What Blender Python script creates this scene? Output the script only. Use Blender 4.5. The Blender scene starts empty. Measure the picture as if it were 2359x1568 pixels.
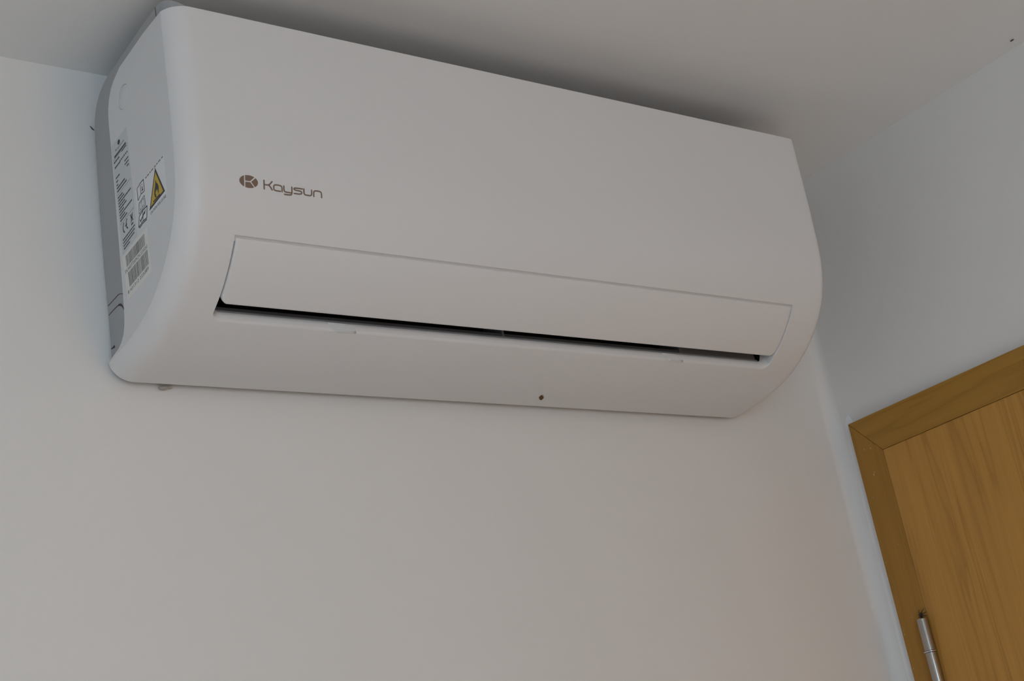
import bpy, bmesh, math, random
from mathutils import Matrix, Vector

S = bpy.context.scene
COL = S.collection
random.seed(7)
R_ = math.radians

# ------------------------------------------------------------------ camera
CAM_R = [[0.7985, -0.5772, -0.1707], [0.0727, 0.3740, -0.9246], [0.5976, 0.7259, 0.3406]]  # right, down, forward
CAM_P = Vector((-0.5835, -1.3124, -0.5284))
cd = bpy.data.cameras.new('camera')
cd.sensor_fit = 'HORIZONTAL'
cd.sensor_width = 36.0
cd.lens = 3515.23 / 2359.0 * 36.0
cd.clip_start = 0.01
cam = bpy.data.objects.new('camera', cd)
fw = Vector(CAM_R[2]).normalized()
rt = Vector(CAM_R[0]); rt = (rt - fw * rt.dot(fw)).normalized()
up = rt.cross(fw)
M = Matrix((rt, up, -fw)).transposed().to_4x4()
M.translation = CAM_P
cam.matrix_world = M
COL.objects.link(cam)
S.camera = cam

# ------------------------------------------------------------------ light
H = 0.3516            # ceiling (z = 0 is the underside of the air conditioner)
XR = 1.0312           # right wall
FL = H - 2.50         # floor
XLW = -2.70           # left wall
YF = -3.60            # window wall behind the camera
WIN = (-2.32, -1.08, FL + 0.90, FL + 2.20)   # window opening x0, x1, z0, z1

w = bpy.data.worlds.new('daylight'); S.world = w
w.use_nodes = True
bg = w.node_tree.nodes['Background']
bg.inputs[0].default_value = (0.62, 0.78, 1.0, 1)
bg.inputs[1].default_value = 0.3

def area(name, loc, rot, sx, sy, power, col):
    l = bpy.data.lights.new(name, 'AREA')
    l.shape = 'RECTANGLE'; l.size = sx; l.size_y = sy
    l.energy = power; l.color = col
    o = bpy.data.objects.new(name, l)
    o.location = loc; o.rotation_euler = rot
    COL.objects.link(o)
    return o
# daylight entering by the window behind the camera (light points along +y)
area('window_daylight', ((WIN[0] + WIN[1]) / 2, YF - 0.03, (WIN[2] + WIN[3]) / 2), (R_(90), 0, 0),
     WIN[1] - WIN[0], WIN[3] - WIN[2], 40.0, (0.62, 0.82, 1.0))
# added warm fill from behind the camera, set in an invented opening
DW = (0.12, 0.96, FL, FL + 2.05)             # opening added for the warm fill: x0, x1, z0, z1
area('warm_fill', ((DW[0] + DW[1]) / 2, YF - 0.03, (DW[2] + DW[3]) / 2 + 0.1), (R_(90), 0, 0), DW[1] - DW[0], 1.8, 8.2, (1.0, 0.53, 0.18))
# low sun through the same window: it strikes the floor and lights the room from below
sun = bpy.data.lights.new('sun', 'SUN'); sun.energy = 16.0; sun.color = (1.0, 0.97, 0.94); sun.angle = R_(0.53)
so = bpy.data.objects.new('sun', sun)
so.rotation_euler = Vector((0.42, 0.72, -0.62)).to_track_quat('-Z', 'Y').to_euler()
so.location = (-4.0, -6.0, 3.0)
COL.objects.link(so)

S.view_settings.view_transform = 'Standard'
S.view_settings.look = 'None'
S.view_settings.gamma = 1.0
S.view_settings.use_curve_mapping = False
S.view_settings.exposure = -0.09

# ------------------------------------------------------------------ materials
def srgb(r, g, b):
    f = lambda c: (c / 12.92 if c <= 0.04045 else ((c + 0.055) / 1.055) ** 2.4)
    return (f(r / 255), f(g / 255), f(b / 255), 1)

def mat(name, col, rough=0.5, metal=0.0, spec=0.5, bump=None, var=None):
    m = bpy.data.materials.new(name); m.use_nodes = True
    nt = m.node_tree; b = nt.nodes['Principled BSDF']
    b.inputs['Base Color'].default_value = (*col[:3], 1)
    b.inputs['Roughness'].default_value = rough
    b.inputs['Metallic'].default_value = metal
    b.inputs['Specular IOR Level'].default_value = spec
    tc = nt.nodes.new('ShaderNodeTexCoord')
    if bump:
        sc, st, dist = bump
        n = nt.nodes.new('ShaderNodeTexNoise'); n.inputs['Scale'].default_value = sc
        n.inputs['Detail'].default_value = 4
        nt.links.new(tc.outputs['Object'], n.inputs['Vector'])
        bp = nt.nodes.new('ShaderNodeBump'); bp.inputs['Strength'].default_value = st
        bp.inputs['Distance'].default_value = dist
        nt.links.new(n.outputs['Fac'], bp.inputs['Height'])
        nt.links.new(bp.outputs['Normal'], b.inputs['Normal'])
    if var:
        sc, amt = var
        n = nt.nodes.new('ShaderNodeTexNoise'); n.inputs['Scale'].default_value = sc
        n.inputs['Detail'].default_value = 3
        nt.links.new(tc.outputs['Object'], n.inputs['Vector'])
        mx = nt.nodes.new('ShaderNodeMix'); mx.data_type = 'RGBA'
        mx.inputs['A'].default_value = (*[c * (1 - amt) for c in col[:3]], 1)
        mx.inputs['B'].default_value = (*[min(1, c * (1 + amt)) for c in col[:3]], 1)
        nt.links.new(n.outputs['Fac'], mx.inputs['Factor'])
        nt.links.new(mx.outputs['Result'], b.inputs['Base Color'])
    return m

def wood(name, axis, dark, light, flecks=False, broad=1.0):
    """oak veneer, grain running along the given axis (object space = world metres)"""
    m = bpy.data.materials.new(name); m.use_nodes = True
    nt = m.node_tree; b = nt.nodes['Principled BSDF']
    b.inputs['Roughness'].default_value = 0.42
    b.inputs['Specular IOR Level'].default_value = 0.35
    tc = nt.nodes.new('ShaderNodeTexCoord')
    mp = nt.nodes.new('ShaderNodeMapping')
    s1 = {'y': (30, 2.2, 30), 'z': (30, 30, 1.5)}[axis]
    mp.inputs['Scale'].default_value = s1
    if axis == 'z':
        mp.inputs['Rotation'].default_value = (R_(4), 0, 0)
    nt.links.new(tc.outputs['Object'], mp.inputs['Vector'])
    n1 = nt.nodes.new('ShaderNodeTexNoise'); n1.inputs['Scale'].default_value = 1.0
    n1.inputs['Detail'].default_value = 3; n1.inputs['Distortion'].default_value = 0.6
    nt.links.new(mp.outputs[0], n1.inputs['Vector'])
    # repeated growth lines from the broad noise
    ml = nt.nodes.new('ShaderNodeMath'); ml.operation = 'MULTIPLY'; ml.inputs[1].default_value = 5.0 * broad
    nt.links.new(n1.outputs['Fac'], ml.inputs[0])
    fr = nt.nodes.new('ShaderNodeMath'); fr.operation = 'FRACT'
    nt.links.new(ml.outputs[0], fr.inputs[0])
    r1 = nt.nodes.new('ShaderNodeValToRGB')
    e = r1.color_ramp.elements
    e[0].position = 0.0; e[0].color = (0.35, 0.35, 0.35, 1)
    e[1].position = 1.0; e[1].color = (0.05, 0.05, 0.05, 1)
    x = e.new(0.25); x.color = (0.75, 0.75, 0.75, 1)
    x = e.new(0.75); x.color = (0.55, 0.55, 0.55, 1)
    nt.links.new(fr.outputs[0], r1.inputs[0])
    mp2 = nt.nodes.new('ShaderNodeMapping')
    mp2.inputs['Scale'].default_value = {'y': (700, 14, 700), 'z': (700, 700, 10)}[axis]
    nt.links.new(tc.outputs['Object'], mp2.inputs['Vector'])
    n2 = nt.nodes.new('ShaderNodeTexNoise'); n2.inputs['Scale'].default_value = 1.0
    n2.inputs['Detail'].default_value = 2
    nt.links.new(mp2.outputs[0], n2.inputs['Vector'])
    ad = nt.nodes.new('ShaderNodeMix'); ad.data_type = 'FLOAT'
    ad.inputs['Factor'].default_value = 0.45
    nt.links.new(r1.outputs[0], ad.inputs['A']); nt.links.new(n2.outputs['Fac'], ad.inputs['B'])
    mx = nt.nodes.new('ShaderNodeMix'); mx.data_type = 'RGBA'
    mx.inputs['A'].default_value = dark; mx.inputs['B'].default_value = light
    nt.links.new(ad.outputs['Result'], mx.inputs['Factor'])
    last = mx.outputs['Result']
    if flecks:                                   # small splashes of old wall paint
        n3 = nt.nodes.new('ShaderNodeTexNoise'); n3.inputs['Scale'].default_value = 1.0
        mp3 = nt.nodes.new('ShaderNodeMapping'); mp3.inputs['Scale'].default_value = (300, 300, 110)
        nt.links.new(tc.outputs['Object'], mp3.inputs['Vector']); nt.links.new(mp3.outputs[0], n3.inputs['Vector'])
        n3.inputs['Detail'].default_value = 3
        r3 = nt.nodes.new('ShaderNodeValToRGB')
        r3.color_ramp.elements[0].position = 0.735; r3.color_ramp.elements[1].position = 0.75
        nt.links.new(n3.outputs['Fac'], r3.inputs[0])
        m3 = nt.nodes.new('ShaderNodeMix'); m3.data_type = 'RGBA'
        m3.inputs['B'].default_value = (0.6, 0.55, 0.45, 1)
        nt.links.new(r3.outputs[0], m3.inputs['Factor']); nt.links.new(last, m3.inputs['A'])
        last = m3.outputs['Result']
    nt.links.new(last, b.inputs['Base Color'])
    bp = nt.nodes.new('ShaderNodeBump'); bp.inputs['Strength'].default_value = 0.15
    bp.inputs['Distance'].default_value = 0.0006
    nt.links.new(ad.outputs['Result'], bp.inputs['Height'])
    nt.links.new(bp.outputs['Normal'], b.inputs['Normal'])
    return m

WALL = mat('wall_paint', (0.82, 0.80, 0.77), 0.6, spec=0.25, bump=(90, 0.10, 0.002), var=(2.5, 0.02))
FILLER = mat('white_filler', (0.90, 0.91, 0.93), 0.45, spec=0.4, bump=(160, 0.25, 0.002))
CEIL = mat('ceiling_paint', (0.84, 0.835, 0.82), 0.75, spec=0.2, bump=(140, 0.08, 0.002), var=(2, 0.02))
FLOOR = wood('pale_floor', 'y', (0.44, 0.425, 0.42, 1), (0.56, 0.545, 0.54, 1))
PLAST = mat('white_plastic', (0.77, 0.76, 0.75), 0.42, spec=0.4, bump=(900, 0.03, 0.0004))
SIDEP = mat('white_side_plastic', (0.73, 0.725, 0.72), 0.5, spec=0.35, bump=(900, 0.03, 0.0004))
BODY = mat('grey_body_plastic', (0.40, 0.40, 0.40), 0.5, spec=0.35, bump=(60, 0.05, 0.001), var=(25, 0.05))
FLAPM = mat('flap_plastic', (0.78, 0.768, 0.755), 0.38, spec=0.4)
DUCT = mat('dark_duct_plastic', (0.030, 0.031, 0.034), 0.5, spec=0.3)
LGREY = mat('light_grey_plastic', (0.55, 0.555, 0.57), 0.5, spec=0.4)
DGREY = mat('dark_grey_plastic', (0.17, 0.175, 0.19), 0.45, spec=0.4)
MGREY = mat('mid_grey_plastic', (0.30, 0.30, 0.31), 0.4, spec=0.5)
CLEAR = mat('glossy_tab_plastic', (0.74, 0.75, 0.75), 0.12, spec=0.8)
BRONZE = mat('bronze_print', (0.27, 0.205, 0.165), 0.35, metal=0.75)
INK = mat('dark_ink', (0.045, 0.043, 0.06), 0.6)
BARINK = mat('bar_ink', (0.10, 0.10, 0.11), 0.6)
GINK = mat('grey_ink', (0.22, 0.22, 0.23), 0.6)
SILVER = mat('silver_label', (0.60, 0.63, 0.635), 0.4, spec=0.5)
PAPER = mat('white_label', (0.80, 0.80, 0.80), 0.5)
CREAM = mat('cream_label', (0.80, 0.785, 0.74), 0.5)
YELLOW = mat('warning_yellow', (0.62, 0.42, 0.03), 0.5)
SEAM = mat('seam_shadow_gap', (0.05, 0.05, 0.055), 0.7)
OAK_Z = wood('oak_leaf', 'z', (0.34, 0.160, 0.030, 1), (0.70, 0.355, 0.080, 1))
OAK_S = wood('oak_side_casing', 'z', (0.31, 0.148, 0.022, 1), (0.46, 0.230, 0.040, 1), flecks=True, broad=0.7)
OAK_Y = wood('oak_top_casing', 'y', (0.30, 0.148, 0.022, 1), (0.50, 0.255, 0.045, 1))
STEEL = mat('brushed_steel', (0.44, 0.41, 0.375), 0.13, metal=1.0)
ZINC = mat('zinc_ring', (0.72, 0.76, 0.80), 0.18, metal=1.0)
SPID = mat('spider_brown', (0.035, 0.018, 0.010), 0.6)
SPECK = mat('rust_brown', (0.13, 0.06, 0.015), 0.8)
DUST = mat('grey_dust', (0.10, 0.085, 0.07), 0.9)
CRUMB = mat('plaster_crumb', (0.42, 0.38, 0.34), 0.9)
WHITEM = mat('window_white', (0.8, 0.8, 0.8), 0.4)

# ------------------------------------------------------------------ mesh helpers
def mesh_obj(name, verts, faces, m, parent=None, smooth=False, recalc=True):
    me = bpy.data.meshes.new(name)
    me.from_pydata([tuple(v) for v in verts], [], faces)
    if recalc:
        bm = bmesh.new(); bm.from_mesh(me)
        bmesh.ops.recalc_face_normals(bm, faces=bm.faces)
        bm.to_mesh(me); bm.free()
    if smooth:
        for p in me.polygons: p.use_smooth = True
    me.materials.append(m)
    o = bpy.data.objects.new(name, me)
    COL.objects.link(o)
    if parent is not None:
        o.parent = parent
        base = Vector(parent.get('_base', (0, 0, 0)))
        o.location = -base if parent.type == 'EMPTY' else (0, 0, 0)
    return o

def empty(name, loc):
    o = bpy.data.objects.new(name, None)
    o.empty_display_size = 0.05
    o.location = loc
    o['_base'] = tuple(loc)
    COL.objects.link(o)
    return o

def tag(o, label=None, cat=None, kind=None, group=None):
    if label: o['label'] = label
    if cat: o['category'] = cat
    if kind: o['kind'] = kind
    if group: o['group'] = group
    return o

def box_vf(x0, x1, y0, y1, z0, z1):
    v = [(x, y, z) for x in (x0, x1) for y in (y0, y1) for z in (z0, z1)]
    f = [(0, 1, 3, 2), (4, 6, 7, 5), (0, 4, 5, 1), (2, 3, 7, 6), (0, 2, 6, 4), (1, 5, 7, 3)]
    return v, f

class MB:
    def __init__(self): self.v = []; self.f = []
    def add(self, v, f):
        n = len(self.v); self.v += [tuple(q) for q in v]; self.f += [tuple(i + n for i in g) for g in f]; return self
    def box(self, *a): return self.add(*box_vf(*a))
    def grid(self, rows):
        """rows: list of equal-length vertex lists"""
        nr, nc = len(rows), len(rows[0])
        v = [p for r in rows for p in r]
        f = [(i * nc + j, i * nc + j + 1, (i + 1) * nc + j + 1, (i + 1) * nc + j) for i in range(nr - 1) for j in range(nc - 1)]
        return self.add(v, f)
    def prism(self, poly, fn0, fn1):
        """poly: 2D points; fn0/fn1 map a 2D point to the two 3D ends"""
        n = len(poly)
        v = [fn0(p) for p in poly] + [fn1(p) for p in poly]
        f = [tuple(range(n)), tuple(range(2 * n - 1, n - 1, -1))]
        f += [(i, (i + 1) % n, n + (i + 1) % n, n + i) for i in range(n)]
        return self.add(v, f)
    def tube(self, pts, rad, n=6):
        pts = [Vector(p) for p in pts]
        rs = rad if isinstance(rad, (list, tuple)) else [rad] * len(pts)
        rings = []
        for i, p in enumerate(pts):
            t = (pts[min(i + 1, len(pts) - 1)] - pts[max(i - 1, 0)]).normalized()
            a = t.cross(Vector((0.3, 0.5, 0.81))).normalized(); b = t.cross(a)
            rings.append([p + (a * math.cos(2 * math.pi * k / n) + b * math.sin(2 * math.pi * k / n)) * rs[i] for k in range(n)])
        v = [q for r in rings for q in r]
        f = [(i * n + k, i * n + (k + 1) % n, (i + 1) * n + (k + 1) % n, (i + 1) * n + k) for i in range(len(rings) - 1) for k in range(n)]
        f += [tuple(range(n - 1, -1, -1)), tuple(range((len(rings) - 1) * n, len(rings) * n))]
        return self.add(v, f)
    def ball(self, c, r, nu=10, nv=7):
        c = Vector(c); v = []; f = []
        for i in range(nv + 1):
            th = math.pi * i / nv
            for k in range(nu):
                ph = 2 * math.pi * k / nu
                v.append(c + Vector((r[0] * math.sin(th) * math.cos(ph), r[1] * math.sin(th) * math.sin(ph), r[2] * math.cos(th))))
        for i in range(nv):
            for k in range(nu):
                f.append((i * nu + k, i * nu + (k + 1) % nu, (i + 1) * nu + (k + 1) % nu, (i + 1) * nu + k))
        return self.add(v, f)
    def build(self, name, m, parent=None, smooth=False, merge=0.0, recalc=True, bevel=0.0):
        o = mesh_obj(name, self.v, self.f, m, parent, smooth, recalc and not merge)
        if merge:
            bm = bmesh.new(); bm.from_mesh(o.data)
            bmesh.ops.remove_doubles(bm, verts=bm.verts, dist=merge)
            bmesh.ops.recalc_face_normals(bm, faces=bm.faces)
            bm.to_mesh(o.data); bm.free()
            if smooth:
                for p in o.data.polygons: p.use_smooth = True
        if bevel:
            b = o.modifiers.new('bevel', 'BEVEL'); b.width = bevel; b.segments = 3
            b.limit_method = 'ANGLE'; b.angle_limit = R_(40)
        return o

# ------------------------------------------------------------------ the room
T = 0.12
tag(MB().box(XLW - T, XR + T, 0, T, FL - T, H + T).build('wall_back', WALL), 'white painted wall behind the air conditioner', 'wall', 'structure')
tag(MB().box(XLW - T, XR + T, YF - T, T, H, H + T).build('ceiling', CEIL), 'flat white painted ceiling above the air conditioner', 'ceiling', 'structure')
tag(MB().box(XLW - T, XR + T, YF - T, T, FL - T, FL).build('floor', FLOOR), 'pale grey floor of the room', 'floor', 'structure')
tag(MB().box(XLW - T, XLW, YF - T, 0, FL, H).build('wall_left', WALL), 'white painted wall left of the room', 'wall', 'structure')
# door opening in the right wall
CY0, CY1 = -0.0351, -0.8930      # casing outer edges along y
CZ = -0.0085                     # casing top
CWD = 0.0452                     # casing width (sides)
CWT = 0.0508                     # casing width (top)
OY0, OY1, OZ = CY0 - 0.02, CY1 + 0.02, CZ - 0.02
wr = MB()
wr.box(XR, XR + T, OY0, 0, FL, H)
wr.box(XR, XR + T, YF, OY1, FL, H)
wr.box(XR, XR + T, OY1, OY0, OZ, H)
wall_right = tag(wr.build('wall_right', WALL), 'white painted wall around the oak door', 'wall', 'structure')
wf = MB()
wf.box(XLW, WIN[0], YF - T, YF, FL, H)
wf.box(WIN[1], DW[0], YF - T, YF, FL, H)
wf.box(DW[1], XR, YF - T, YF, FL, H)
wf.box(DW[0], DW[1], YF - T, YF, DW[3], H)
wf.box(DW[0] - .02, DW[1] + .02, YF - 2 * T, YF - T, FL - T, DW[3] + .02)     # unseen panel added to keep the sun out of the fill's opening
wf.box(WIN[0], WIN[1], YF - T, YF, FL, WIN[2])
wf.box(WIN[0], WIN[1], YF - T, YF, WIN[3], H)
tag(wf.build('wall_front', WALL), 'white painted wall with the window', 'wall', 'structure')
fr = MB()
for (a, b, c, d) in ((WIN[0], WIN[0] + .06, WIN[2], WIN[3]), (WIN[1] - .06, WIN[1], WIN[2], WIN[3]),
                     (WIN[0], WIN[1], WIN[2], WIN[2] + .06), (WIN[0], WIN[1], WIN[3] - .06, WIN[3]),
                     ((WIN[0] + WIN[1]) / 2 - .04, (WIN[0] + WIN[1]) / 2 + .04, WIN[2], WIN[3])):
    fr.box(a, b, YF - .02, YF + .02, c, d)
tag(fr.build('window_1', WHITEM), 'white window frame', 'window', 'structure')
# rounded plaster in the corner between the back and the right wall
rf = 0.016
arc = [(XR - rf + rf * math.sin(a), -rf + rf * math.cos(a)) for a in [i / 8 * math.pi / 2 for i in range(9)]]
cm = MB().grid([[(x, y, FL) for x, y in arc], [(x, y, H) for x, y in arc]])
co = cm.build('plaster_corner', WALL, wall_right, smooth=True, recalc=False)
# whiter filler trowelled between the corner and the door casing, ragged at its upper end
fs = [(-.0352, FL), (-.0352, -.0060), (-.0340, .0020), (-.0300, .0080), (-.0255, .0040), (-.0215, -.0060), (-.0190, -.0300), (-.0175, -.0900), (-.0165, -.2000), (-.0160, FL)]
MB().prism(fs, lambda p: (XR - .0005, p[0], p[1]), lambda p: (XR + .0005, p[0], p[1])).build('filler_strip', FILLER, wall_right)

# ------------------------------------------------------------------ oak door
door = empty('door_1', (XR, (CY0 + CY1) / 2, FL))
tag(door, 'oak veneered door with plain oak casing beside the corner', 'door', 'structure')
XF = XR - 0.012
iy0, iy1, iz = CY0 - CWD, CY1 + CWD, CZ - CWT
g = 0.0001
def slab_x(poly, x0, x1):
    return MB().prism(poly, lambda p: (x0, p[0], p[1]), lambda p: (x1, p[0], p[1]))
slab_x([(CY0 - 2 * g, CZ), (CY1 + 2 * g, CZ), (iy1 + 2 * g, iz), (iy0 - 2 * g, iz)], XF, XR + 0.0).build('casing', OAK_Y, door, bevel=0.0007)
slab_x([(CY0, CZ - 2 * g), (iy0, iz - 2 * g), (iy0, FL), (CY0, FL)], XF, XR).build('casing', OAK_S, door, bevel=0.0007)
slab_x([(CY1, CZ - 2 * g), (iy1, iz - 2 * g), (iy1, FL), (CY1, FL)], XF, XR).build('casing', OAK_S, door, bevel=0.0007)
MB().box(XF - 0.0005, XF + 0.04, iy1 + 0.002, iy0 - 0.0005, FL + 0.006, iz - 0.0005).build('door_leaf', OAK_Z, door, bevel=0.0011)
# dark rebate behind the joint between leaf and casing
rb = MB()
rb.box(XR + 0.001, XR + 0.03, OY0, iy0 + 0.0, FL, OZ); rb.box(XR + 0.001, XR + 0.03, iy1, OY1, FL, OZ)
rb.box(XR + 0.001, XR + 0.03, iy1, iy0, iz, OZ)
rb.build('door_jamb', OAK_S, door)
# steel hinge
def cyl(x, y, z0, z1, r, n=28, ch=0.0006):
    m = MB(); prof = [(0, z0), (r - ch, z0), (r, z0 + ch), (r, z1 - ch), (r - ch, z1), (0, z1)]
    rows = [[(x + q * math.cos(2 * math.pi * k / n), y + q * math.sin(2 * math.pi * k / n), z) for k in range(n + 1)] for q, z in prof]
    return m.grid(rows)
HX, HY, HR = XF - 0.0079, -0.0778, 0.0072
hinge = cyl(HX, HY, -0.3255, -0.2845, HR).build('hinge', STEEL, door, smooth=False, merge=1e-6)
hinge['label'] = 'brushed steel hinge barrel'
def smooth_by_angle(o, a=35):
    for p in o.data.polygons: p.use_smooth = True
    try: o.data.set_sharp_from_angle(angle=R_(a))
    except Exception: pass
smooth_by_angle(hinge)
for (z0, z1, r, m, nm) in ((-0.3272, -0.3257, HR + 0.0017, ZINC, 'hinge_ring'), (-0.3690, -0.3274, HR, STEEL, 'hinge_knuckle'),
                           (-0.3707, -0.3692, HR + 0.0017, ZINC, 'hinge_ring'), (-0.4120, -0.3709, HR, STEEL, 'hinge_knuckle')):
    smooth_by_angle(cyl(HX, HY, z0, z1, r, ch=0.0004).build(nm, m, hinge, merge=1e-6))
pl = MB().box(XF - 0.0016, XF - 0.0001, HY - 0.0001, HY + 0.004, -0.411, -0.286)
pl.build('hinge_leaf', STEEL, hinge)

# ------------------------------------------------------------------ air conditioner
ac = empty('air_conditioner', (0.41, 0, 0))
tag(ac, 'white wall-mounted split air conditioner under the ceiling', 'air conditioner')

PR = [(-.2137, .3017), (-.2135, .26), (-.2130, .22), (-.2122, .18), (-.2108, .15), (-.208, .128), (-.2035, .1085), (-.1969, .0915),
      (-.1837, .0692), (-.1645, .0485), (-.1461, .0341), (-.1239, .0215), (-.0998, .0125), (-.0685, .0056), (-.0458, .003), (-.0117, .0008)]
def catmull(P, n=14):
    out = []
    for i in range(len(P) - 1):
        p0 = P[i - 1] if i else tuple(2 * a - b for a, b in zip(P[0], P[1]))
        p1, p2 = P[i], P[i + 1]
        p3 = P[i + 2] if i + 2 < len(P) else tuple(2 * a - b for a, b in zip(P[-1], P[-2]))
        for k in range(n):
            t = k / n
            out.append(tuple(0.5 * (2 * b + (c - a) * t + (2 * a - 5 * b + 4 * c - d) * t * t + (3 * b - a - 3 * c + d) * t ** 3)
                             for a, b, c, d in zip(p0, p1, p2, p3)))
    out.append(P[-1]); return out
DP = catmull(PR)
for _ in range(25):      # fair the measured profile
    DP = [DP[0]] + [tuple((a + 2 * b + c) / 4 for a, b, c in zip(DP[i - 1], DP[i], DP[i + 1])) for i in range(1, len(DP) - 1)] + [DP[-1]]
SA = [0.0]
for a, b in zip(DP[:-1], DP[1:]): SA.append(SA[-1] + math.dist(a, b))
SEND = SA[-1]
def prof(s):
    s = max(0.0, min(SEND, s))
    lo, hi = 0, len(SA) - 1
    while hi - lo > 1:
        mid = (lo + hi) // 2
        if SA[mid] <= s: lo = mid
        else: hi = mid
    t = (s - SA[lo]) / (SA[hi] - SA[lo])
    p = tuple(a + (b - a) * t for a, b in zip(DP[lo], DP[hi]))
    i0, i1 = max(0, lo - 2), min(len(DP) - 1, hi + 2)
    d = (DP[i1][0] - DP[i0][0], DP[i1][1] - DP[i0][1]); L = math.hypot(*d)
    return p, (d[0] / L, d[1] / L)
def surf(x, s, off=0.0):
    """point on the cover at width x and arc length s; off > 0 goes into the unit"""
    (y, z), (ty, tz) = prof(s)
    return (x, y - tz * off, z + ty * off)

XL, XRT = -0.013, 0.838
RL, A0 = 0.024, R_(15)
RR = 0.012
X1, X2, S1, S2, RC = 0.0405, 0.7825, 0.2262, 0.3162, 0.010

def rng(a, b, n): return [a + (b - a) * i / (n - 1) for i in range(n)]
rowsS = sorted(set([round(s, 6) for s in rng(0, SEND, 110)] + [S1, S2]))
left_cols = [(XL + RL * (math.cos(A0) - math.cos(a)), RL * (1 - math.sin(a))) for a in rng(A0, math.pi / 2, 14)] + [(x, 0) for x in rng(0.016, X1, 4)]
right_cols = [(x, 0) for x in rng(X2, XRT - RR - .002, 4)] + [(XRT - RR + RR * math.sin(a), RR * (1 - math.cos(a))) for a in rng(0, math.pi / 2, 12)]
def bound(x):
    d = min(x - X1, X2 - x)
    return S2 if d >= RC else S2 - RC + math.sqrt(max(0, RC * RC - (RC - d) ** 2))
arcx = [X1 + RC * (1 - math.cos(a)) for a in rng(0, math.pi / 2, 8)]
mid_cols = arcx + rng(X1 + RC, X2 - RC, 14)[1:-1] + [X1 + X2 - x for x in reversed(arcx)]
cv = MB()
cv.grid([[surf(x, s, o) for x, o in left_cols] for s in rowsS])
cv.grid([[surf(x, s, o) for x, o in right_cols] for s in rowsS])
cv.grid([[surf(x, s) for x in mid_cols] for s in rowsS if s <= S1 + 1e-9])
cv.grid([[surf(x, bound(x) + (SEND - bound(x)) * t) for x in mid_cols] for t in rng(0, 1, 32)])
# top and bottom returns of the shell
allc = left_cols + [(x, 0) for x in mid_cols] + right_cols
top0 = [surf(x, 0, o) for x, o in allc]
cv.grid([top0, [(p[0], p[1] + 0.0006, p[2] + 0.0006) for p in top0], [(p[0], min(p[1] + 0.02, -0.186), p[2] + 0.0008) for p in top0]])
bot0 = [surf(x, SEND, o) for x, o in allc]
cv.grid([bot0, [(p[0], p[1] + 0.0005, p[2] + 0.001) for p in bot0], [(p[0], p[1] + 0.0005, p[2] + 0.008) for p in bot0]])
cover = cv.build('front_cover', PLAST, ac, smooth=True, recalc=False)
bm = bmesh.new(); bm.from_mesh(cover.data)
bmesh.ops.remove_doubles(bm, verts=bm.verts, dist=2e-6)
bm.normal_update()
bm.to_mesh(cover.data); bm.free()
for p in cover.data.polygons: p.use_smooth = True
try: cover.data.set_sharp_from_angle(angle=R_(40))
except Exception: pass

# rounded lip all round the air outlet
loop = [(X1, s, 1, 0) for s in rng(S1, S2 - RC, 14)][:-1]
loop += [(X1 + RC - RC * math.cos(a), S2 - RC + RC * math.sin(a), math.cos(a), -math.sin(a)) for a in rng(0, math.pi / 2, 9)]
loop += [(x, S2, 0, -1) for x in rng(X1 + RC, X2 - RC, 14)[1:-1]]
loop += [(X2 - RC + RC * math.sin(a), S2 - RC + RC * math.cos(a), -math.sin(a), -math.cos(a)) for a in rng(0, math.pi / 2, 9)]
loop += [(X2, s, -1, 0) for s in rng(S2 - RC, S1, 14)[1:]]
SEC_B = [(0, 0), (.0014, .0002), (.0026, .0009), (.0034, .0020), (.0047, .0044), (.0059, .0068), (.0052, .0090)]
SEC_S = [(0, 0), (.0002, .0002), (.0004, .0006), (.0006, .0014), (.0008, .0050), (.0009, .0120), (.0009, .0220)]
lip = MB()
rows = []
for (x, s, ex, es) in loop:
    wb = max(0.0, -es)
    r_ = []
    for (mb, db), (ms, ds) in zip(SEC_B, SEC_S):
        m_ = ms + (mb - ms) * wb; d_ = ds + (db - ds) * wb
        r_.append(surf(x + ex * m_, s + es * m_, d_))
    rows.append(r_)
lip.grid(rows)
lip.grid([[surf(x, S1, 0) for x in rng(X1, X2, 12)], [surf(x, S1 + .0004, .0004) for x in rng(X1, X2, 12)], [surf(x, S1 + .0007, .0018) for x in rng(X1, X2, 12)], [surf(x, S1 + .006, .0024) for x in rng(X1, X2, 12)]])
lo = lip.build('outlet_lip', PLAST, ac, smooth=True, recalc=False)

# dark duct behind the outlet
dp = [(-.1190, .0335), (-.1000, .0400), (-.0700, .0520), (-.0650, .1150), (-.1500, .1150), (-.1830, .0850)]
dm = MB()
dx0, dx1 = X1 - .002, X2 + .002
dm.grid([[(dx0, y, z) for y, z in dp], [(dx1, y, z) for y, z in dp]])
for xx in (dx0, dx1):
    n = len(dp); dm.add([(xx, y, z) for y, z in dp], [tuple(range(n))])
dm.build('air_duct', DUCT, ac, recalc=False)
def yz_bar(name, poly, xa, xb, m):
    return MB().prism(poly, lambda p: (xa, p[0], p[1]), lambda p: (xb, p[0], p[1])).build(name, m, ac)
yz_bar('duct_sill', [(-.1185, .0292), (-.1150, .0372), (-.1120, .0372), (-.1120, .0292)], X1 + .0015, X2 - .0020, LGREY)
yz_bar('inner_louver', [(-.1140, .0373), (-.1135, .0412), (-.1060, .0440), (-.1060, .0373)], X1 + .006, 0.6500, DGREY)
yz_bar('duct_panel', [(-.1140, .0373), (-.1120, .0520), (-.1070, .0520), (-.1070, .0373)], 0.6530, X2 - .004, MGREY)
for xv in (0.391, 0.6515):
    MB().box(xv - .0014, xv + .0014, -.1160, -.085, .0374, .0600).build('vane', MGREY, ac, bevel=0.0005)

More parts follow.
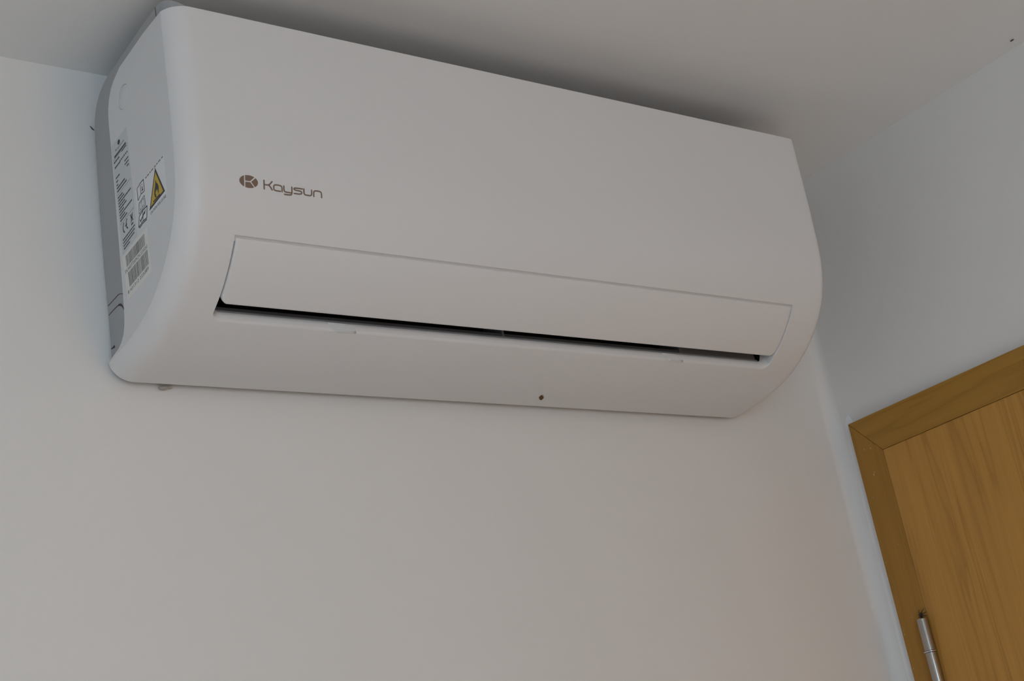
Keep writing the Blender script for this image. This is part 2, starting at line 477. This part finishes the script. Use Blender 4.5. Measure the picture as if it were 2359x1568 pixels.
# closing flap
FX0, FX1, FS0, FS1, FRC, FB = X1 + .0022, X2 - .0014, S1 + .0026, 0.2958, .0100, .0022
def fx(s, side):
    d = FS1 - s
    ins = 0 if d >= FRC else FRC - math.sqrt(max(0, FRC * FRC - (FRC - d) ** 2))
    return FX0 + ins if side == 0 else FX1 - ins
edge = [0, .00025, .0006, .0011, .0016, .0022, .004]
srow = [FS0 + e for e in edge] + rng(FS0 + .006, FS1 - .011, 22) + [FS1 - FRC * (1 - math.sin(a)) for a in rng(0, R_(58), 8)] + [FS1 - e for e in (.0013, .0010, .0007, .0004, .0002, .00008, 0)]
def fcols(s):
    a, b = fx(s, 0), fx(s, 1)
    return [a + e for e in edge] + rng(a + .01, b - .01, 16) + [b - e for e in reversed(edge)]
def foff(x, s):
    d = min(x - fx(s, 0), fx(s, 1) - x, s - FS0, FS1 - s)
    d = max(0.0, d)
    return 0.0 if d >= FB else (FB - math.sqrt(max(0, FB * FB - (FB - d) ** 2)))
fm = MB()
ftop = [[surf(x, s, 0.0004 + foff(x, s)) for x in fcols(s)] for s in srow]
fbot = [[surf(x, s, 0.0060) for x in fcols(s)] for s in srow]
fm.grid(ftop); fm.grid([r[::-1] for r in fbot])
fm.grid([ftop[0], fbot[0]]); fm.grid([fbot[-1], ftop[-1]])
fm.grid([[r[0] for r in fbot], [r[0] for r in ftop]]); fm.grid([[r[-1] for r in ftop], [r[-1] for r in fbot]])
flap = fm.build('air_flap', FLAPM, ac, merge=1e-6)
smooth_by_angle(flap, 40)

# glossy hooked tabs on the lip of the outlet
def tab(xa, k):
    """thin tab hugging the lip: outline in (along x, along the lip section)"""
    def at(x, q, lift):
        # q runs along the bottom lip section from its edge inwards
        i = min(int(q), len(SEC_B) - 2); t = q - i
        m_ = SEC_B[i][0] + (SEC_B[i + 1][0] - SEC_B[i][0]) * t
        d_ = SEC_B[i][1] + (SEC_B[i + 1][1] - SEC_B[i][1]) * t
        return surf(x, S2 - m_ - lift * .55, d_ - lift * .8)
    out = MB()
    cols = []
    for q in rng(0.6, 5.0, 12):
        t = (q - 0.6) / 4.4
        lo_ = xa + 0.010 - 0.010 * t ** 1.5
        hi_ = xa + 0.034 - 0.011 * max(0, t - .35) ** 1.6 * k
        cols.append([at(lo_ + (hi_ - lo_) * u, q, 0.0009) for u in rng(0, 1, 8)])
    base = []
    for q in rng(0.6, 5.0, 12):
        t = (q - 0.6) / 4.4
        lo_ = xa + 0.010 - 0.010 * t ** 1.5
        hi_ = xa + 0.034 - 0.011 * max(0, t - .35) ** 1.6 * k
        base.append([at(lo_ + (hi_ - lo_) * u, q, -0.0004) for u in rng(0, 1, 8)])
    out.grid(cols); out.grid([cols[0], base[0]]); out.grid([base[-1], cols[-1]])
    out.grid([[r[0] for r in base], [r[0] for r in cols]]); out.grid([[r[-1] for r in cols], [r[-1] for r in base]])
    o = out.build('catch_tab', CLEAR, ac, merge=1e-6)
    smooth_by_angle(o, 40)
    rid = MB()
    for q in (0.75, 1.35, 1.95):
        rid.tube([at(xa + 0.010 + 0.023 * u, q, 0.0011) for u in rng(0, 1, 5)], 0.0005, 5)
    rid.tube([at(xa + 0.001 + 0.024 * u, 4.9, 0.0013) for u in rng(0, 1, 6)], 0.0008, 5)
    rid.build('tab_ridge', CLEAR, o, smooth=True)
    return o
tab(0.1650, 1.0); tab(0.6090, 1.6)

# side panels
offA = RL * (1 - math.sin(A0))
front_curve = [surf(0, s, offA)[1:] for s in rng(0, SEND, 60)]
BACK = [(-.155, .3030), (-.0967, .2995), (-.0869, .2958), (-.0803, .2935), (-.0729, .2885), (-.0663, .2805), (-.0624, .2715), (-.0610, .2640),
        (-.0603, .2554), (-.0604, .2421), (-.0606, .2283), (-.0574, .0772), (-.0562, .0576), (-.0555, .0486), (-.0539, .041), (-.0499, .033),
        (-.0438, .0275), (-.0363, .0242), (-.0264, .0226), (-.018, .0212)]
side_poly = [(front_curve[0][0], .3024)] + front_curve + BACK[::-1]
sp = MB().prism(side_poly, lambda p: (XL, p[0], p[1]), lambda p: (XL + 0.0072, p[0], p[1]))
side = sp.build('side_panel', SIDEP, ac, bevel=0.0007)
offB = RR
fc2 = [surf(0, s, offB)[1:] for s in rng(0, SEND, 60)]
sp = MB().prism(fc2 + BACK[::-1], lambda p: (XRT, p[0], p[1]), lambda p: (XRT - 0.006, p[0], p[1]))
sp.build('side_panel', SIDEP, ac, bevel=0.0007)

# grey inner body: end plates, top and back shell
XB = -0.006
BO = [(-.1832, .3225), (-.1715, .3228), (-.134, .3215), (-.0543, .3161), (-.0412, .3132), (-.0311, .3090), (-.0231, .3034), (-.0174, .2960),
      (-.0135, .2880), (-.0116, .2801), (-.0098, .2606), (-.0048, .1514), (-.0048, .0818), (-.0040, .0276)]
BEND = [(-.0045, .0150), (-.0450, .0150), (-.1000, .0350), (-.1500, .0700), (-.1832, .1300)]
bd = MB()
bd.prism(BO + BEND, lambda p: (XB, p[0], p[1]), lambda p: (XB + .004, p[0], p[1]))
bd.prism(BO + BEND, lambda p: (XRT - .008, p[0], p[1]), lambda p: (XRT - .012, p[0], p[1]))
inner = [(y - .0025 if z < .30 else y, z - (.003 if z > .29 else 0)) for y, z in BO]
bd.grid([[(XB + .003, y, z) for y, z in BO], [(XRT - .009, y, z) for y, z in BO]])
# front of the top plate, rounded in plan, sloping down behind the cover
ra = .020
plan = [(XB + ra - ra * math.cos(a), -.1800 - ra * math.sin(a), .3222 - .0115 * (1 - math.cos(a))) for a in rng(0, math.pi / 2, 9)]
plan += [(XRT - .008 - ra + ra * math.sin(a), -.1800 - ra * math.cos(a), .3107 + .0115 * (1 - math.cos(a))) for a in rng(0, math.pi / 2, 9)]
bd.grid([plan, [(x, y, .286) for x, y, z in plan]])
bd.grid([plan, [(x, -.1780, .3226) for x, y, z in plan]])
body = bd.build('body', BODY, ac)
mp = MB().box(0.03, 0.80, -0.012, -0.0005, 0.03, 0.26)
mp.build('mounting_plate', MGREY, ac)

# seams of the pipe knock-outs on the end plate
def seam(pts, wd, parent=body):
    m = MB(); poly_t = []; poly_b = []
    for i, p in enumerate(pts):
        a = pts[max(0, i - 1)]; b = pts[min(len(pts) - 1, i + 1)]
        d = (b[0] - a[0], b[1] - a[1]); L = math.hypot(*d) or 1
        ww = wd[i] if isinstance(wd, list) else wd
        n_ = (-d[1] / L * ww, d[0] / L * ww)
        poly_t.append((p[0] + n_[0], p[1] + n_[1])); poly_b.append((p[0] - n_[0], p[1] - n_[1]))
    m.grid([[(XB - .00035, y, z) for y, z in poly_t], [(XB - .00035, y, z) for y, z in poly_b]])
    m.grid([[(XB + .0004, y, z) for y, z in poly_t], [(XB - .00035, y, z) for y, z in poly_t]])
    m.grid([[(XB - .00035, y, z) for y, z in poly_b], [(XB + .0004, y, z) for y, z in poly_b]])
    o = m.build('seam', SEAM, parent); return o
seam([(-.0062, .0822), (-.0188, .0826), (-.0319, .083), (-.0361, .0822), (-.041, .0801), (-.047, .0760)], .0003)
seam([(-.0060, .0722), (-.0179, .0728), (-.0284, .0728), (-.0320, .0723), (-.0350, .0711), (-.0381, .0688), (-.0405, .0655), (-.043, .060)],
     [.0003, .0003, .0004, .0009, .0012, .0009, .0005, .0003])
seam([(-.0042, .0372), (-.0081, .0367), (-.0124, .0368), (-.0131, .0349)], [.0003, .0007, .0012, .0004])
seam([(-.1731, .3228), (-.1733, .290)], .0002)

# round dished knock-out on the side panel
bc = (-.0993, .2648); nseg = 48
def disc_ring(r, k): return (bc[0] + r * math.cos(2 * math.pi * k / nseg), bc[1] + r * 0.93 * math.sin(2 * math.pi * k / nseg))
cut = MB().prism([disc_ring(.0134, k) for k in range(nseg)], lambda p: (XL - .002, p[0], p[1]), lambda p: (XL + .0016, p[0], p[1])).build('cutter', SIDEP, ac)
for md in list(side.modifiers): side.modifiers.remove(md)
bo_ = side.modifiers.new('cut', 'BOOLEAN'); bo_.object = cut; bo_.operation = 'DIFFERENCE'; bo_.solver = 'EXACT'
bpy.context.view_layer.update()
nm_ = bpy.data.meshes.new_from_object(side.evaluated_get(bpy.context.evaluated_depsgraph_get()))
side.modifiers.clear(); side.data = nm_
bpy.data.objects.remove(cut)
bvm = side.modifiers.new('bevel', 'BEVEL'); bvm.width = 0.0005; bvm.segments = 2; bvm.limit_method = 'ANGLE'; bvm.angle_limit = R_(40)
bs = MB()
pr = [(.0131, .0016), (.0127, .0006), (.0120, .0003), (.0, .0001)]
bs.grid([[(XL + h, *disc_ring(r, k)) for k in range(nseg + 1)] for r, h in pr])
bs.build('round_boss', SIDEP, ac, smooth=True)

# brand mark on the front, drawn as inlaid strokes that follow the cover
def chaikin(P, it=2):
    for _ in range(it):
        Q = [P[0]]
        for a, b in zip(P[:-1], P[1:]):
            Q += [(a[0] * .75 + b[0] * .25, a[1] * .75 + b[1] * .25), (a[0] * .25 + b[0] * .75, a[1] * .25 + b[1] * .75)]
        Q.append(P[-1]); P = Q
    return P
def stroke(mb, P, hw, fn):
    """flat ribbon with round ends; fn maps (u, v, lift) to 3D"""
    L = []; Rr = []
    n = len(P)
    for i, p in enumerate(P):
        a = P[max(0, i - 1)]; b = P[min(n - 1, i + 1)]
        d = (b[0] - a[0], b[1] - a[1]); l = math.hypot(*d) or 1
        L.append((p[0] - d[1] / l * hw, p[1] + d[0] / l * hw)); Rr.append((p[0] + d[1] / l * hw, p[1] - d[0] / l * hw))
    def cap(p, q):
        d = (p[0] - q[0], p[1] - q[1]); l = math.hypot(*d) or 1; d = (d[0] / l, d[1] / l); nn = (-d[1], d[0])
        return [(p[0] + hw * (nn[0] * math.cos(t) + d[0] * math.sin(t)), p[1] + hw * (nn[1] * math.cos(t) + d[1] * math.sin(t))) for t in rng(0, math.pi, 7)]
    for h0, h1 in ((1, 1), ):
        mb.grid([[fn(u, v, 1) for u, v in L], [fn(u, v, 1) for u, v in Rr]])
    for c in (cap(P[0], P[1]), cap(P[-1], P[-2])):
        mb.add([fn(u, v, 1) for u, v in c], [tuple(range(len(c)))])
    mb.grid([[fn(u, v, 0) for u, v in L], [fn(u, v, 1) for u, v in L]])
    mb.grid([[fn(u, v, 1) for u, v in Rr], [fn(u, v, 0) for u, v in Rr]])
cover_fn = lambda x, s, l: surf(x, s, -0.00025 if l else 0.0002)
HW = 0.00068
TOPX, BASE, CAP = .1747, .1804, .1720
glyphs = {
 'letter_k': [[(.0674, CAP), (.0674, BASE)], [(.0676, .1761), (.0718, .1761), (.0733, .1751), (.0757, .1722)], [(.0718, .1761), (.0733, .1767), (.0758, .1803)]],
 'letter_a': [[(.0843, BASE), (.0786, BASE), (.0774, .1793), (.0774, .1757), (.0788, TOPX), (.0843, TOPX), (.0861, .1758), (.0861, .1806)]],
 'letter_y': [[(.0880, TOPX), (.0880, .1792), (.0894, BASE), (.0964, BASE)], [(.0965, TOPX), (.0965, .1812), (.0952, .1827), (.0884, .1827)]],
 'letter_s': [[(.1076, .1749), (.0993, .1749), (.0985, .1760), (.0995, .1771), (.1061, .1773), (.1072, .1788), (.1060, .1804), (.0987, .1804)]],
 'letter_u': [[(.1093, TOPX), (.1093, .1793), (.1106, BASE), (.1163, BASE), (.1176, .1793), (.1176, TOPX)]],
 'letter_n': [[(.1198, .1807), (.1198, .1760), (.1211, TOPX), (.1268, TOPX), (.1283, .1760), (.1283, .1807)]],
}
brand = None
def clip(poly, a, b, c):     # keep a*x + b*y <= c
    out = []
    for i, p in enumerate(poly):
        q = poly[(i + 1) % len(poly)]
        fp, fq = a * p[0] + b * p[1] - c, a * q[0] + b * q[1] - c
        if fp <= 0: out.append(p)
        if fp * fq < 0:
            t = fp / (fp - fq); out.append((p[0] + (q[0] - p[0]) * t, p[1] + (q[1] - p[1]) * t))
    return out
ell = [(.0516 + .0095 * math.cos(2 * math.pi * k / 64), .17545 + .0061 * math.sin(2 * math.pi * k / 64)) for k in range(64)]
def half(p, q, gap):
    """half plane to the left of p->q (in the x, s plane), pulled back by gap"""
    d = (q[0] - p[0], q[1] - p[1]); l = math.hypot(*d); n_ = (d[1] / l, -d[0] / l)
    return (n_[0], n_[1], n_[0] * p[0] + n_[1] * p[1] - gap)
GP = .0006
J = (.0534, .1753); AE = (.0584, .1706); LE = (.0574, .1801); JL = (.0475, .1756)
pieces = []
pieces.append(clip(ell, 1, 0, .0475 - GP))
rest = clip(ell, -1, 0, -(.0475 + GP))
def side_of(poly, p, q, keep):
    a, b, c = half(p, q, 0)
    v = a * keep[0] + b * keep[1] - c
    if v > 0: a, b, c = -a, -b, -c
    l = math.hypot(a, b)
    return clip(poly, a, b, c - GP * l)
pieces.append(side_of(side_of(rest, JL, J, (.0515, .171)), J, AE, (.0515, .171)))
pieces.append(side_of(side_of(rest, J, AE, (.060, .1753)), J, LE, (.060, .1753)))
pieces.append(side_of(side_of(rest, JL, J, (.052, .180)), J, LE, (.050, .180)))
em = MB()
for poly in pieces:
    em.prism(poly, lambda p: surf(p[0], p[1], -.00025), lambda p: surf(p[0], p[1], .0002))
emb = em.build('brand_mark', BRONZE, ac)
emb['label'] = 'bronze oval emblem with a K shaped gap'
for nm, strokes in glyphs.items():
    m = MB()
    for P in strokes:
        stroke(m, chaikin(P, 3) if len(P) > 2 else P, HW, cover_fn)
    m.build(nm, BRONZE, emb)

# ---------------- stickers on the side panel
def quad(TL, TR, BR, BL):
    def f(u, v, lift=0.0):
        y = (TL[0] * (1 - u) + TR[0] * u) * (1 - v) + (BL[0] * (1 - u) + BR[0] * u) * v
        z = (TL[1] * (1 - u) + TR[1] * u) * (1 - v) + (BL[1] * (1 - u) + BR[1] * u) * v
        return (XL - 0.00015 - lift, y, z)
    return f
def sticker(name, q, m, poly=None, label=None):
    poly = poly or [(0, 0), (1, 0), (1, 1), (0, 1)]
    o = MB().prism(poly, lambda p: q(p[0], p[1]), lambda p: (XL + .0003, *q(p[0], p[1])[1:])).build(name, m, ac)
    if label: o['label'] = label
    return o
LIFT = 0.00008
def flat(mb, poly, q, lift=LIFT):
    mb.prism(poly, lambda p: q(p[0], p[1], lift), lambda p: q(p[0], p[1], 0.0)); return mb
def bar(mb, q, u0, v0, u1, v1, lift=LIFT): return flat(mb, [(u0, v0), (u1, v0), (u1, v1), (u0, v1)], q, lift)
def line(mb, q, pts, wu, wv, lift=LIFT, closed=False):
    P = pts + ([pts[0]] if closed else [])
    for a, b in zip(P[:-1], P[1:]):
        d = (b[0] - a[0], (b[1] - a[1])); l = math.hypot(d[0] / wu, d[1] / wv) or 1
        n_ = (-(d[1] / wv) / l * wu, (d[0] / wu) / l * wv)
        flat(mb, [(a[0] + n_[0], a[1] + n_[1]), (b[0] + n_[0], b[1] + n_[1]), (b[0] - n_[0], b[1] - n_[1]), (a[0] - n_[0], a[1] - n_[1])], q, lift)
    return mb
def text(mb, q, s, u0, u1, v0, v1, lift=LIFT):
    """letters fitted into the box u0..u1, v0 (top)..v1 (base) of a sticker"""
    c = bpy.data.curves.new('t', 'FONT'); c.body = s; c.resolution_u = 2
    o = bpy.data.objects.new('t', c); COL.objects.link(o)
    bpy.context.view_layer.update()
    me = bpy.data.meshes.new_from_object(o.evaluated_get(bpy.context.evaluated_depsgraph_get()))
    xs = [v.co.x for v in me.vertices]; ys = [v.co.y for v in me.vertices]
    ax, bx, ay, by = min(xs), max(xs), min(ys), max(ys)
    vs = [q(u0 + (v.co.x - ax) / (bx - ax) * (u1 - u0), v1 + (v.co.y - ay) / (by - ay) * (v0 - v1), lift) for v in me.vertices]
    mb.add(vs, [tuple(p.vertices) for p in me.polygons])
    bpy.data.objects.remove(o); bpy.data.curves.remove(c); bpy.data.meshes.remove(me)
    return mb
def words(mb, q, u0, u1, v, h, dens=0.8, seed=0):
    """print too small to read: dashes of word length"""
    r = random.Random(seed); u = u0
    while u < u1 - 0.01:
        wl = min(r.uniform(.03, .10), u1 - u)
        if wl > .012: bar(mb, q, u, v - h / 2, u + wl * dens, v + h / 2)
        u += wl + .006
    return mb

# rating plate
q1 = quad((-.0622, .2290), (-.1002, .2310), (-.1002, .1135), (-.0655, .1094))
rl = sticker('rating_label', q1, SILVER, label='narrow silver rating label with small print and a CE mark')
t = MB()
flat(t, [(.47 + .075 * math.cos(2 * math.pi * k / 20), .045 + .022 * math.sin(2 * math.pi * k / 20)) for k in range(20)], q1)
text(t, q1, 'Kaysun', .22, .78, .070, .100)
words(t, q1, .12, .88, .128, .020, .95, 1)
bar(t, q1, .05, .1455, .95, .1480)
words(t, q1, .06, .42, .172, .014, .9, 2); words(t, q1, .58, .90, .152, .012, .9, 3)
words(t, q1, .08, .45, .222, .014, .9, 4); words(t, q1, .42, .95, .215, .013, .7, 5)
words(t, q1, .70, .95, .268, .013, .9, 6); words(t, q1, .70, .95, .300, .013, .9, 7); words(t, q1, .80, .95, .332, .013, .9, 8)
words(t, q1, .08, .33, .318, .013, .9, 9); words(t, q1, .08, .20, .352, .013, .9, 10); words(t, q1, .08, .19, .385, .013, .9, 11)
words(t, q1, .08, .62, .412, .014, .95, 12); words(t, q1, .08, .72, .442, .014, .95, 13)
bar(t, q1, .06, .470, .95, .4722)
for k in range(9):
    v = .50 + .0265 * k
    words(t, q1, .08, (.40, .48, .92, .50, .60, .40, .92, .45, .55)[k], v, .013, .9, 20 + k)
bar(t, q1, .06, .7385, .98, .7407)
# CE mark
for cx in (.20, .42):
    arc_ = [(cx + .10 - .10 * math.sin(a) * 1.0, .800 - .042 * math.cos(a)) for a in rng(0.15, math.pi - .15, 10)]
    line(t, q1, arc_, .020, .0065)
line(t, q1, [(.34, .800), (.47, .800)], .02, .005)
# crossed-out bin
line(t, q1, [(.72, .765), (.88, .835)], .013, .0035); line(t, q1, [(.88, .765), (.72, .835)], .013, .0035)
line(t, q1, [(.75, .775), (.77, .825), (.83, .825), (.85, .775)], .012, .003, closed=True)
bar(t, q1, .73, .848, .87, .862)
for k in range(4):
    words(t, q1, .12, (.95, .92, .88, .55)[k], .890 + .027 * k, .013, .85, 40 + k)
t.build('label_print', INK, rl)

# flammable refrigerant warning
q2 = quad((-.1010, .1590), (-.1733, .1632), (-.1712, .1185), (-.1010, .1160))
wl = sticker('warning_label', q2, PAPER, poly=[(.06, .02), (1, 0), (1, .95), (.42, 1.0), (.10, 1.0)], label='white sticker with a yellow flame warning triangle')
tri = [(.715, .065), (.945, .80), (.445, .84)]
t = MB(); cxm = (sum(p[0] for p in tri) / 3, sum(p[1] for p in tri) / 3)
flat(t, tri, q2, LIFT)
ti = t.build('warning_triangle', INK, wl)
t = MB(); flat(t, [(cxm[0] + (p[0] - cxm[0]) * .80, cxm[1] + (p[1] - cxm[1]) * .80) for p in tri], q2, LIFT * 2)
t.build('warning_triangle', YELLOW, wl)
t = MB()
flat(t, [(.705, .34), (.725, .43), (.755, .47), (.775, .56), (.770, .66), (.735, .715), (.750, .62), (.730, .575), (.722, .64), (.700, .545), (.670, .62),
         (.685, .69), (.690, .73), (.650, .70), (.635, .62), (.645, .54), (.680, .46), (.690, .40)], q2, LIFT * 3)
bar(t, q2, .585, .735, .80, .765, LIFT * 3)
text(t, q2, 'CAUTION: RISK OF FIRE', .46, .97, .885, .955, LIFT)
# reader pictograms: book with i, manual, book with wrench
line(t, q2, [(.13, .04), (.23, .00), (.345, .00), (.345, .28), (.235, .26), (.13, .32)], .007, .010, closed=True)
line(t, q2, [(.235, .03), (.235, .26)], .006, .009)
bar(t, q2, .278, .115, .298, .215); bar(t, q2, .278, .06, .298, .085); bar(t, q2, .265, .195, .312, .22)
line(t, q2, [(.12, .70), (.24, .655), (.385, .665), (.345, .92), (.225, .90), (.075, .93)], .009, .014, closed=True)
line(t, q2, [(.10, .965), (.215, .94), (.345, .955)], .008, .012)
line(t, q2, [(.24, .67), (.225, .89)], .007, .010)
line(t, q2, [(.15, .84), (.30, .73)], .012, .018); line(t, q2, [(.29, .78), (.32, .70)], .008, .012); line(t, q2, [(.14, .80), (.165, .88)], .008, .012)
t.build('label_print', INK, wl)
t = MB()
line(t, q2, [(.14, .41), (.33, .37), (.345, .60), (.12, .645)], .007, .012, closed=True)
line(t, q2, [(.17, .44), (.30, .41), (.31, .56), (.16, .59)], .006, .009, closed=True)
line(t, q2, [(.235, .43), (.235, .57)], .006, .009)
t.build('manual_pictogram', GINK, wl)
t = MB(); words(t, q2, .41, .98, .035, .036, .75, 60); t.build('label_print', GINK, wl)

# bar code sticker
q3 = quad((-.0640, .1080), (-.1245, .1120), (-.1245, .0657), (-.0672, .0605))
bl = sticker('barcode_label', q3, CREAM, label='cream bar code sticker with a serial number')
def bars(mb, u0, u1, v0, v1, seed):
    r = random.Random(seed); u = u0
    while u < u1:
        wdt = r.choice((.006, .006, .009, .015)); 
        bar(mb, q3, u, v0, min(u1, u + wdt), v1)
        u += wdt + r.choice((.008, .011, .016))
t = MB()
text(t, q3, 'SN:340277200NZAC220026S', .04, .93, .345, .420)
text(t, q3, '8 431312 225089', .05, .90, .815, .885)
t.build('label_print', INK, bl)
t = MB(); bars(t, .12, .87, .065, .315, 3); bars(t, .14, .92, .455, .775, 8)
t.build('bar_code', BARINK, bl)

# ------------------------------------------------------------------ tiny things
sp_ = MB()
SX, SY, SZ = XF - 0.0050, -0.0762, -0.2796
sp_.ball((SX, SY, SZ + .0008), (.0020, .0024, .0029)); sp_.ball((SX, SY + .0004, SZ - .0028), (.0014, .0016, .0016))
bodyv = None
spider = sp_.build('spider', SPID, smooth=True)
tag(spider, 'tiny dark brown spider sitting on top of the steel hinge', 'spider')
for k in range(8):
    sgn = 1 if k < 4 else -1; j = k % 4
    a = R_((62, 22, -18, -58)[j]); L = (.0088, .0072, .0068, .0070)[j]
    dx, dz = math.cos(a) * sgn, math.sin(a)
    p0 = (SX, SY + .0006 * sgn, SZ - .0008)
    p1 = (SX - .0016, SY + dx * L * .45, SZ - .0004 + dz * L * .5)
    p2 = (SX + .0032, SY + dx * L, SZ + dz * L)
    if j == 3: p2 = (SX + .0010, SY + dx * L * .9, SZ - .0045)
    MB().tube([p0, p1, p2], [.0006, .0005, .0003], 5).build('leg', SPID, spider)

bug = MB()
c = surf(0.4952, 0.4061, -0.0006); t0 = Vector(surf(0.4952, 0.4125, -0.0002)) - Vector(surf(0.4952, 0.3990, -0.0002))
sv = []
for i in range(9):
    tt = i / 8; rr = .0032 * math.sin(math.pi * tt) ** .9 + .0001
    cc = Vector(surf(0.4912 + .008 * tt, 0.3995 + .0135 * tt, -0.0003))
    sv.append((cc, rr))
rows = []
for cc, rr in sv:
    rows.append([(cc.x + rr * math.cos(2 * math.pi * k / 10), cc.y, cc.z - .0002 + .28 * rr * math.sin(2 * math.pi * k / 10)) for k in range(11)])
bug.grid(rows)
tag(bug.build('brown_speck', SPECK, smooth=True), 'small rust brown speck stuck under the front edge of the air conditioner', 'speck')

cs = MB()
cs.ball((1.0093, -.4392, H - .0009), (.0013, .0030, .0008), 8, 6)
tag(cs.build('dust_speck', DUST, smooth=True), 'tiny dark dust speck on the ceiling near the right wall', 'speck')
ws = MB(); ws.tube([(-.0062, -.0006, .2868), (-.0040, -.0010, .2836), (-.0022, -.0008, .2824)], [.0004, .0008, .0003], 6)
tag(ws.build('dust_speck', DUST, smooth=True), 'tiny dark lint caught at the left edge of the air conditioner', 'speck')
cr = MB(); cr.ball((.0445, -.0040, -.0004), (.0052, .0034, .0020), 9, 6); cr.ball((.0500, -.0035, .0006), (.0050, .0030, .0012), 8, 5)
tag(cr.build('plaster_crumb', CRUMB), 'grey crumb of filler under the lower left edge of the air conditioner', 'crumb')
for o in list(bpy.data.objects):
    if '_base' in o: del o['_base']
